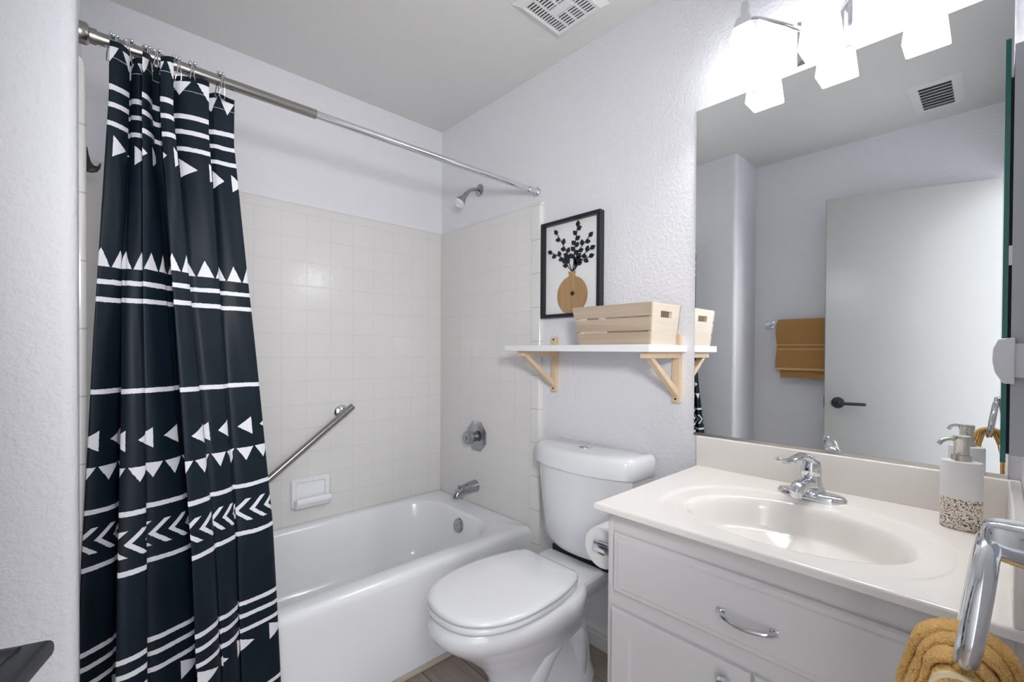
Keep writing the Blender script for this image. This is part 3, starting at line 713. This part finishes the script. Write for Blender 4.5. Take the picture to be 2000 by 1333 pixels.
# toilet paper -------------------------------------------------------------------------
RX0, RX1, RY, RZ, RR = -0.455, -0.352, -1.451, 0.645, 0.057
t = thing('toilet_paper_holder', (-0.40, YL, RZ), 'chrome toilet paper holder on the side of the vanity', 'toilet paper holder')
build('spindle', MB().tube([(RX0-0.012, RY, RZ), (RX1+0.012, RY, RZ)], 0.009, 16), M_chrome, t)
for x in (RX0-0.014, RX1+0.014):
    build('arm', MB().box(x-0.005, x+0.005, RY+0.014, YL+0.0005, RZ-0.015, RZ+0.013, 0.003).box(x-0.012, x+0.012, YL+0.0005, YL+0.008, RZ-0.02, RZ+0.02, 0.003), M_chrome, t)
rl_ = MB().lathe([(0.0205, 0.0), (RR-0.002, 0.0), (RR, 0.002), (RR, 0.101), (RR-0.002, 0.103), (0.0205, 0.103), (0.0205, 0.0)], (RX0, RY, RZ-0.0103), (1, 0, 0), 40, caps=(False, False))
t = thing('toilet_paper_roll', (RX0, RY, RZ), 'white toilet paper roll hanging between toilet and vanity', 'toilet paper')
build('paper', rl_, M_paper, t)
build('core', MB().lathe([(0.0203, 0.001), (0.0203, 0.102), (0.0193, 0.102), (0.0193, 0.001), (0.0203, 0.001)], (RX0, RY, RZ-0.0103), (1, 0, 0), 30, caps=(False, False)), mat('core_card', (0.62, 0.56, 0.48), 0.8), t, 'card core')

# ------------------------------------------------------------------ mirror
t = thing('wall_mirror', (0, -1.85, 0.902), 'large frameless mirror on the wall above the sink', 'mirror')
build('mirror_pane', MB().box(-0.005, -0.0005, -2.2110, -1.4995, 0.902, 1.9805), M_mirror, t, smooth=0)
build('polished_edge', MB().box(-0.0056, -0.0005, -2.2140, -2.2111, 0.902, 1.9805), M_grey, t, 'polished glass edge', smooth=0)
build('bottom_channel', MB().box(-0.0075, -0.0004, -2.2110, -1.4995, 0.9012, 0.910), M_nickel, t, 'thin metal channel', smooth=0)
for y in (-1.669, -2.066):
    build('mirror_clip', MB().lathe([(0.010, 0.0), (0.010, 0.004), (0.006, 0.008), (0.0001, 0.009)], (-0.0052, y, 1.979), (-1, 0, 0), 16), M_clear, t, 'clear plastic clip')

# ------------------------------------------------------------------ vanity light
t = thing('vanity_light', (0, -1.868, 2.07), 'three-lamp chrome vanity light with frosted glass shades above the mirror', 'wall light')
bp = MB()
PY_, PZ_ = -1.856, 2.060
def sq(x, h): return [(x, PY_-h, PZ_-h), (x, PY_+h, PZ_-h), (x, PY_+h, PZ_+h), (x, PY_-h, PZ_+h)]
bp.loft([sq(0, 0.064), sq(-0.006, 0.064), sq(-0.012, 0.055), sq(-0.012, 0.048), sq(-0.018, 0.042), sq(-0.022, 0.034), sq(-0.022, 0.02)])
build('back_plate', bp, M_chrome, t, smooth=20)
LX = -0.088; SPC = 0.190; LZ = 1.970
for i in (-1, 0, 1):
    y = -1.870 - i*SPC
    def rsq(z, h, r): return [(LX+p[0], y+p[1], LZ+z) for p in rrect(-h, h, -h, h, r, z, 4)]
    sh = MB().loft([rsq(0, 0.0445, 0.006), rsq(0.05, 0.0395, 0.006), rsq(0.115, 0.032, 0.006), rsq(0.148, 0.0275, 0.006), rsq(0.156, 0.023, 0.006), rsq(0.153, 0.020, 0.005), rsq(0.11, 0.029, 0.005), rsq(0, 0.0415, 0.005), rsq(0, 0.0445, 0.006)], True, (False, False))
    s_o = build('lamp_shade', sh, M_shade, t, 'frosted glass shade', smooth=30)
    build('bulb', MB().lathe([(0.012, 0.0), (0.013, -0.03), (0.024, -0.065), (0.028, -0.09), (0.024, -0.112), (0.010, -0.122), (0.0001, -0.123)], (LX, y, LZ+0.145), (0, 0, 1), 20), M_bulb, s_o, 'lit bulb', smooth=60)
    cp = MB().loft([rsq(0.154, 0.024, 0.002), rsq(0.157, 0.024, 0.002), rsq(0.182, 0.0175, 0.002), rsq(0.185, 0.010, 0.002), rsq(0.222, 0.009, 0.002), rsq(0.230, 0.007, 0.002)])
    build('socket_cap', cp, M_chrome, t, smooth=20)
    if i: pts = [(-0.018, PY_, PZ_+0.004), (-0.055, PY_ - i*0.03, PZ_+0.0), (LX, PY_ - i*0.085, PZ_+0.030), (LX, y + i*0.035, LZ+0.163), (LX, y + i*0.012, LZ+0.172)]
    else: pts = [(-0.018, PY_, PZ_+0.01), (-0.05, PY_-0.006, PZ_+0.03), (LX+0.012, y, LZ+0.172)]
    build('arm', MB().tube(catmull(pts, 6), 0.0062, 10), M_chrome, t)

# ------------------------------------------------------------------ framed art
AY0, AY1, AZ0, AZ1, AD = -1.128, -0.812, 1.322, 1.736, 0.03
t = thing('framed_art', (0, (AY0+AY1)/2, AZ0), 'black framed art of a wooden vase with black leafy stems', 'wall art')
fr = MB(); wv = 0.015
for b in ((AY0, AY1, AZ0, AZ0+wv), (AY0, AY1, AZ1-wv, AZ1)): fr.box(-AD, -0.0005, b[0], b[1], b[2], b[3], 0.001)
for b in ((AY0, AY0+wv), (AY1-wv, AY1)): fr.box(-AD, -0.0005, b[0], b[1], AZ0+wv, AZ1-wv, 0.001)
build('frame', fr, M_black, t, smooth=20)
build('backing_board', MB().box(-0.010, -0.001, AY0+wv, AY1-wv, AZ0+wv, AZ1-wv), M_paper, t, 'white backing board', smooth=0)
vy, vz, vr = -0.977, 1.413, 0.079
vp = arc((vy, vz), vr, math.radians(-90-62), math.radians(90-14), 40)
vp = [(vy+vr*math.cos(a), vz+vr*math.sin(a)) for a in [math.radians(-62+(180+124-0)*0)]]
vp = []
for k in range(49):
    a = math.radians(90-13) - math.radians(360-26)*k/48
    vp.append((vy+vr*math.cos(a), max(vz+vr*math.sin(a), AZ0+wv+0.001)))
vp += [(vy-0.013, vz+vr+0.008), (vy-0.018, vz+vr+0.014), (vy-0.018, vz+vr+0.019), (vy+0.018, vz+vr+0.019), (vy+0.018, vz+vr+0.014), (vy+0.013, vz+vr+0.008)]
vo_ = build('vase', MB().prism(vp, 0, -0.017, -0.0105), M_vase, t, 'round wooden vase', smooth=20)
build('vase_ring', MB().lathe([(0.011, 0.0), (0.011, 0.003), (0.006, 0.003), (0.006, 0.0)], (-0.017, vy-0.006, vz+0.006), (-1, 0, 0), 20), mat('vase_ring_wood', (0.20, 0.10, 0.04), 0.5), vo_)
base = (-0.979, 1.508)
stems = [((-1.004, 1.692), (-0.992, 1.62), 9), ((-0.893, 1.680), (-0.945, 1.60), 8), ((-0.864, 1.604), (-0.935, 1.568), 8), ((-1.062, 1.640), (-1.010, 1.590), 7), ((-1.070, 1.590), (-1.015, 1.562), 6), ((-1.064, 1.560), (-1.012, 1.545), 5)]
for (ty_, tz_), (my, mz), nl in stems:
    path = catmull([(-0.0135, *base), (-0.0135, base[0]*0.45+my*0.55, base[1]*0.55+mz*0.45), (-0.0135, my, mz), (-0.0135, ty_, tz_)], 8)
    m_ = MB().tube(path, 0.0017, 8)
    n = len(path)
    for j in range(nl):
        f = 0.40 + 0.60*j/(nl-1); p = path[int(f*(n-1))]; q = path[max(int(f*(n-1))-2, 0)]
        d = Vector((p[1]-q[1], p[2]-q[2])).normalized()
        sgn = 1 if j % 2 else -1
        ang = 0.0 if j == nl-1 else sgn*0.85
        e = Vector((d.x*math.cos(ang)-d.y*math.sin(ang), d.x*math.sin(ang)+d.y*math.cos(ang))); pr = Vector((-e.y, e.x))
        ll, lw = 0.026, 0.0092
        c0 = Vector((p[1], p[2]))
        lf = [c0 + e*ll*u_ + pr*lw*math.sin(PI*u_**0.85)*sd2 for u_, sd2 in [(k/8, 1) for k in range(9)] + [(k/8, -1) for k in range(7, 0, -1)]]
        m_.prism([(v.x, v.y) for v in lf], 0, -0.0155 - 0.0004*(j % 3), -0.0112)
    build('leaf_stem', m_, M_black, t, 'black leafy stem', smooth=25)

# ------------------------------------------------------------------ shelf and crate
SZ0, SZ1, SD, SY0, SY1 = 1.1775, 1.2005, 0.248, -1.472, -0.818
t = thing('wall_shelf', (0, (SY0+SY1)/2, SZ0), 'white shelf board on two pine brackets above the toilet', 'shelf')
build('board', MB().box(-SD, -0.001, SY0, SY1, SZ0, SZ1, 0.0015), M_white, t, smooth=20)
for yc in (-0.880, -1.440):
    bw = 0.014
    b_ = MB().box(-0.019, -0.0005, yc-bw, yc+bw, 1.004, 1.238, 0.001)
    b_o = build('bracket', b_, M_pine, t, 'pale pine bracket', smooth=20)
    build('arm', MB().box(-0.222, -0.019, yc-bw, yc+bw, SZ0-0.020, SZ0-0.0003, 0.001), M_pine, b_o, smooth=20)
    build('brace', MB().prism([(-0.200, SZ0-0.0205), (-0.176, SZ0-0.0205), (-0.0192, 1.050), (-0.0192, 1.025), (-0.026, 1.028)], 1, yc-bw*0.75, yc+bw*0.75, 0.001), M_pine, b_o, smooth=20)
    for zs in (1.017, 1.228): build('screw', MB().lathe([(0.004, 0.0), (0.004, 0.001), (0.0001, 0.0015)], (-0.019, yc, zs), (-1, 0, 0), 10), M_dark, b_o, 'dark screw')
# crate: flared slatted box
kz0, kz1 = SZ1, 1.332
t = thing('crate', (-0.135, -1.325, kz0), 'small pale wooden slatted crate on the white shelf', 'crate')
def ky(f): return (-1.185+0.027*f, -1.458-0.012*f)     # left, right (y) at height fraction
def kx(f): return (-0.222-0.010*f, -0.052+0.010*f)      # front, back (x)
th = 0.008
for side in (0, 1):
    for k, (f0, f1) in enumerate(((0.0, 0.30), (0.345, 0.649), (0.69, 1.0))):
        z0_, z1_ = kz0 + (kz1-kz0)*f0, kz0 + (kz1-kz0)*f1
        m_ = MB(); Ls = []
        for f, z in ((f0, z0_), (f1, z1_)):
            x = kx(f)[side]; sx_ = 1 if side == 0 else -1; a_, b2 = ky(f)
            Ls.append([(x, a_, z), (x, b2, z), (x+sx_*th, b2, z), (x+sx_*th, a_, z)])
        build('slat', m_.loft(Ls), M_crate, t, smooth=20)
for side in (0, 1):
    m_ = MB(); sg = 1 if side else -1
    def row_(f):
        y = ky(f)[side]; return kz0+(kz1-kz0)*f, y, kx(f)[0]+th+0.0003, kx(f)[1]-th-0.0003
    def slab(f0, f1, u0, u1):
        Ls = []
        for f in (f0, f1):
            z, y, xa, xb = row_(f); x0_, x1_ = xa+(xb-xa)*u0, xa+(xb-xa)*u1
            Ls.append([(x0_, y, z), (x1_, y, z), (x1_, y+sg*0.011, z), (x0_, y+sg*0.011, z)])
        m_.loft(Ls)
    slab(0, 0.66, 0, 1); slab(0.82, 1, 0, 1); slab(0.66, 0.82, 0, 0.30); slab(0.66, 0.82, 0.72, 1)
    build('end_panel', m_, M_crate_end, t, 'end board with a hand hole', smooth=20)
build('bottom_board', MB().box(-0.212, -0.062, -1.444, -1.199, kz0+0.0004, kz0+0.006), M_crate, t, smooth=0)

# ------------------------------------------------------------------ ceiling vents
t = thing('exhaust_vent', (-0.245, -1.105, H), 'square white exhaust fan grille on the ceiling', 'vent')
vx0, vx1, vy0, vy1 = -0.374, -0.118, -1.232, -0.984
m_ = MB()
def vr_(i, z): return [(vx0+i, vy0+i, z), (vx1-i, vy0+i, z), (vx1-i, vy1-i, z), (vx0+i, vy1-i, z)]
m_.loft([vr_(0, H), vr_(0, H-0.004), vr_(0.022, H-0.014), vr_(0.026, H-0.018), vr_(0.032, H-0.018), vr_(0.036, H-0.0150), vr_(0.040, H-0.0150)], True, (True, False))
build('frame', m_, M_vent, t, smooth=20)
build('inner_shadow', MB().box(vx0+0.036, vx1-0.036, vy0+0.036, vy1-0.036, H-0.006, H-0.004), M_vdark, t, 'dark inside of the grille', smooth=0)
gx0, gx1, gy0, gy1 = vx0+0.036, vx1-0.036, vy0+0.036, vy1-0.036
NS = 14; pit_ = (gx1-gx0)/NS
for i in range(NS+1):
    x = gx0 + pit_*i; wdt = 0.0029
    build('slat', MB().box(max(x-wdt, gx0), min(x+wdt, gx1), gy0, gy1, H-0.0162, H-0.0125, 0.0006), M_vent, t, smooth=20)
for f in (0.25, 0.5, 0.75):
    y = gy0+(gy1-gy0)*f
    build('crossbar', MB().box(gx0, gx1, y-0.004, y+0.004, H-0.0168, H-0.012), M_vent, t, smooth=0)
build('centre_plate', MB().box(gx0+(gx1-gx0)*0.40, gx0+(gx1-gx0)*0.60, gy0+(gy1-gy0)*0.27, gy0+(gy1-gy0)*0.73, H-0.0185, H-0.012, 0.001), M_vent, t, smooth=20)
t = thing('air_register', (-1.52, -1.98, H), 'white ceiling air register seen in the mirror', 'vent')
rx0, rx1, ry0, ry1 = -1.69, -1.35, -2.07, -1.885
m_ = MB()
def rr_(i, z): return [(rx0+i, ry0+i, z), (rx1-i, ry0+i, z), (rx1-i, ry1-i, z), (rx0+i, ry1-i, z)]
m_.loft([rr_(0, H), rr_(0.0, H-0.003), rr_(0.03, H-0.010), rr_(0.034, H-0.010), rr_(0.036, H-0.006)], True, (True, False))
build('frame', m_, M_vent, t, smooth=20)
build('inner_shadow', MB().box(rx0+0.034, rx1-0.034, ry0+0.034, ry1-0.034, H-0.0035, H-0.002), mat('register_shade_grey', (0.16, 0.17, 0.18), 0.7), t, smooth=0)  # grey sheet stands in for the shade behind the louvres
for k in range(7):
    x = rx0+0.070 + k*(rx1-rx0-0.14)/6
    build('louvre', MB().prism([(x-0.011, H-0.004), (x-0.010, H-0.003), (x+0.012, H-0.0105), (x+0.011, H-0.0115)], 1, ry0+0.034, ry1-0.034), M_vent, t, smooth=0)

# ------------------------------------------------------------------ right end wall: medicine cabinet, latch, towel ring
t = thing('medicine_cabinet', (-0.25, YF, 1.02), 'shallow medicine cabinet with a side painted in shade grey and a mirrored door at the right edge', 'cabinet')
mx0, mx1, mz0, mz1 = -0.45, -0.06, 1.021, 1.654
build('carcass', MB().box(mx0, mx1, YF+0.0003, -2.2072, mz0, mz1), M_grey, t, smooth=0)
build('door_gap_shade', MB().box(mx0+0.0005, mx1, -2.2072, -2.2035, mz0+0.002, mz1-0.05), M_dark, t, 'black door gap', smooth=0)  # black strip stands in for shade inside the open door gap
dd = build('door', MB().box(mx0, mx1, -2.2035, -2.1975, 1.009, 1.664), M_mirror, t, 'mirrored door', smooth=0)
build('glass_edge', MB().box(mx0-0.002, mx0-0.0001, -2.2035, -2.1975, 1.009, 1.664), M_green, dd, 'green glass edge', smooth=0)
build('hinge', MB().box(mx0-0.002, mx0+0.01, -2.2073, -2.2036, 1.315, 1.345), M_plastic, t, 'white hinge', smooth=0)
lt = MB().prism([(-2.2115, 1.132), (-2.2115, 1.203), (-2.194, 1.201), (-2.1885, 1.186), (-2.1878, 1.168), (-2.1905, 1.150), (-2.199, 1.133)], 0, mx0-0.022, mx0-0.0022, 0.002)
t = thing('safety_latch', (mx0-0.01, -2.205, 1.168), 'white plastic latch clipped over the edge of the medicine cabinet', 'latch')
build('cover', lt, M_plastic, t, smooth=50)
build('strap', MB().box(mx0-0.014, mx0-0.0003, YF+0.0005, -2.2090, 1.142, 1.194, 0.002), M_plastic, t)

RXc, RYt, RZt = -0.884, -2.190, 1.0058
t = thing('towel_ring', (RXc, YF, RZt), 'chrome towel ring on the wall at the lower right', 'towel ring')
rp = [(RXc, YF+0.0003), (RXc, -2.178)]
def bk(y, hx, hz, dz=0): return [(p[0], y, p[1]) for p in [(q[0], q[1]) for q in rrect(RXc-hx, RXc+hx, RZt+dz-hz, RZt+dz+hz, min(hx, hz)*0.5, 0, 5)]]
build('mount', MB().loft([bk(YF+0.0003, 0.026, 0.026), bk(YF+0.008, 0.025, 0.025), bk(YF+0.016, 0.018, 0.019, 0.002), bk(-2.196, 0.015, 0.017, 0.003), bk(-2.189, 0.014, 0.016, 0.003), bk(-2.185, 0.010, 0.012, 0.003)]), M_chrome, t, smooth=50)
RR_, tl_ = 0.0608, math.radians(7.3)
cy_, cz_ = -2.1898, RZt-0.002
rpts = []
for k in range(48):
    a = 2*PI*k/48; s_ = RR_*(1-math.cos(a))
    rpts.append((RXc + RR_*math.sin(a)*1.0, cy_ + s_*math.sin(tl_), cz_ - s_*math.cos(tl_)))
build('ring', MB().tube(rpts, 0.0088, 16, closed=True), M_chrome, t, smooth=60)
# hand towel folded over the ring
t = thing('hand_towel', (RXc, -2.165, 0.7), 'mustard terry hand towel folded through the chrome towel ring', 'towel')
ty_c, tz_c = cy_ + 2*RR_*math.sin(tl_), cz_ - 2*RR_*math.cos(tl_)
def fold(k, a_in, b_in, x0, x1, th_, name, m, drop=0.20):
    path = []; fl_ = lambda d: 0.32*min(d, 0.03) + 0.16*max(0.0, min(d-0.03, 0.05))
    for j in range(24): d = drop*(1-j/24)**1.5; path.append((-a_in - fl_(d), -d))
    for j in range(49): aa = PI - PI*j/48; path.append((a_in*math.cos(aa), b_in*math.sin(aa)))
    for j in range(1, 25): d = drop*(j/24)**1.5; path.append((a_in + 0.8*fl_(d), -d))
    loops = []
    n = len(path)
    for i, (py, pz) in enumerate(path):
        p0 = Vector(path[max(i-1, 0)]); p1 = Vector(path[min(i+1, n-1)]); tg = (p1-p0).normalized(); nr = Vector((-tg.y, tg.x))
        if nr.dot(Vector((py, pz+0.05))) < 0: nr = -nr
        L_ = []
        for q in range(44):
            ang = 2*PI*q/44
            cx_ = math.copysign(abs(math.cos(ang))**0.35, math.cos(ang)); sn = math.copysign(abs(math.sin(ang))**0.8, math.sin(ang))
            xx = (x0+x1)/2 + (x1-x0)/2*cx_
            wv_ = 0.0025*math.sin(i*0.17 + k*2.1)*(1 if cx_ < 0 else 0.3)
            v = Vector((py, pz)) + nr*((th_/2)*sn + 0.0012*math.sin(i*0.11 + k*1.7))
            jit = lambda: random.uniform(-0.0006, 0.0006)*(0.3 if m is M_band else 1.0)
            L_.append((xx + wv_ + jit(), ty_c + v.x + jit(), tz_c + v.y + jit()))
        loops.append(L_)
    return build(name, MB().loft(loops), m, t, smooth=180)
fold(0, 0.0140, 0.0145, -0.946, -0.872, 0.0080, 'fold', M_terry)
fold(1, 0.0220, 0.0205, -0.929, -0.868, 0.0080, 'fold', M_terry)
fold(2, 0.0290, 0.0255, -0.910, -0.862, 0.0080, 'fold', M_terry)
fold(3, 0.0345, 0.0290, -0.890, -0.860, 0.0080, 'fold', M_terry)
fold(0.5, 0.0165, 0.0172, -0.9475, -0.9425, 0.004, 'woven_edge', M_band)

# ------------------------------------------------------------------ towel bar on the opposite wall (seen in the mirror)
BXo, BZo = XO+0.065, 1.362
t = thing('towel_bar', (XO, -1.45, BZo), 'chrome towel bar on the far wall seen in the mirror', 'towel bar')
build('bar', MB().tube([(BXo, -1.160, BZo), (BXo, -1.74, BZo)], 0.008, 14), M_chrome, t)
for y in (-1.160, -1.74):
    build('wall_post', MB().box(XO+0.0003, XO+0.012, y-0.024, y+0.024, BZo-0.024, BZo+0.024, 0.004).box(XO+0.012, BXo+0.008, y-0.013, y+0.013, BZo-0.013, BZo+0.013, 0.004), M_chrome, t)
t = thing('bath_towel', (BXo, -1.40, 1.02), 'ochre bath towel folded over the bar, seen in the mirror', 'towel')
def hang(y0, y1, r, zf, zb_, th_, name, m, parent, dx=0.0):
    path = []
    for j in range(10): path.append((r + dx + 0.004*math.sin(j*0.7), zf + (BZo-zf)*j/9))
    for j in range(1, 12): aa = PI*j/12; path.append((r*math.cos(aa), BZo + r*math.sin(aa)))
    for j in range(10): path.append((-r, BZo + (zb_-BZo)*j/9))
    loops = []; n = len(path)
    for i, (px_, pz) in enumerate(path):
        p0 = Vector(path[max(i-1, 0)]); p1 = Vector(path[min(i+1, n-1)]); tg = (p1-p0).normalized(); nr = Vector((-tg.y, tg.x))
        loops.append([(BXo + px_ + nr.x*th_/2*s1, y0 + (y1-y0)*s2 + 0.004*math.sin(pz*30), pz + nr.y*th_/2*s1) for s1, s2 in ((-1, 0.0), (-1, 1.0), (-0.4, 1.012), (0.4, 1.012), (1, 1.0), (1, 0.0), (0.4, -0.012), (-0.4, -0.012))])
    return build(name, MB().loft(loops), m, parent, smooth=60)
lay = hang(-1.225, -1.62, 0.020, 1.065, 1.12, 0.016, 'layer', M_terry2, t, 0.006)
hang(-1.245, -1.62, 0.0115, 1.020, 1.06, 0.006, 'layer', M_terry2, t, 0.002)
for z0_, z1_ in ((1.195, 1.203), (1.222, 1.230), (1.068, 1.082)):
    build('stripe', MB().box(BXo+0.0345, BXo+0.0385, -1.618, -1.222, z0_, z1_, 0.001), M_band2, lay, 'paler woven stripe', smooth=0)
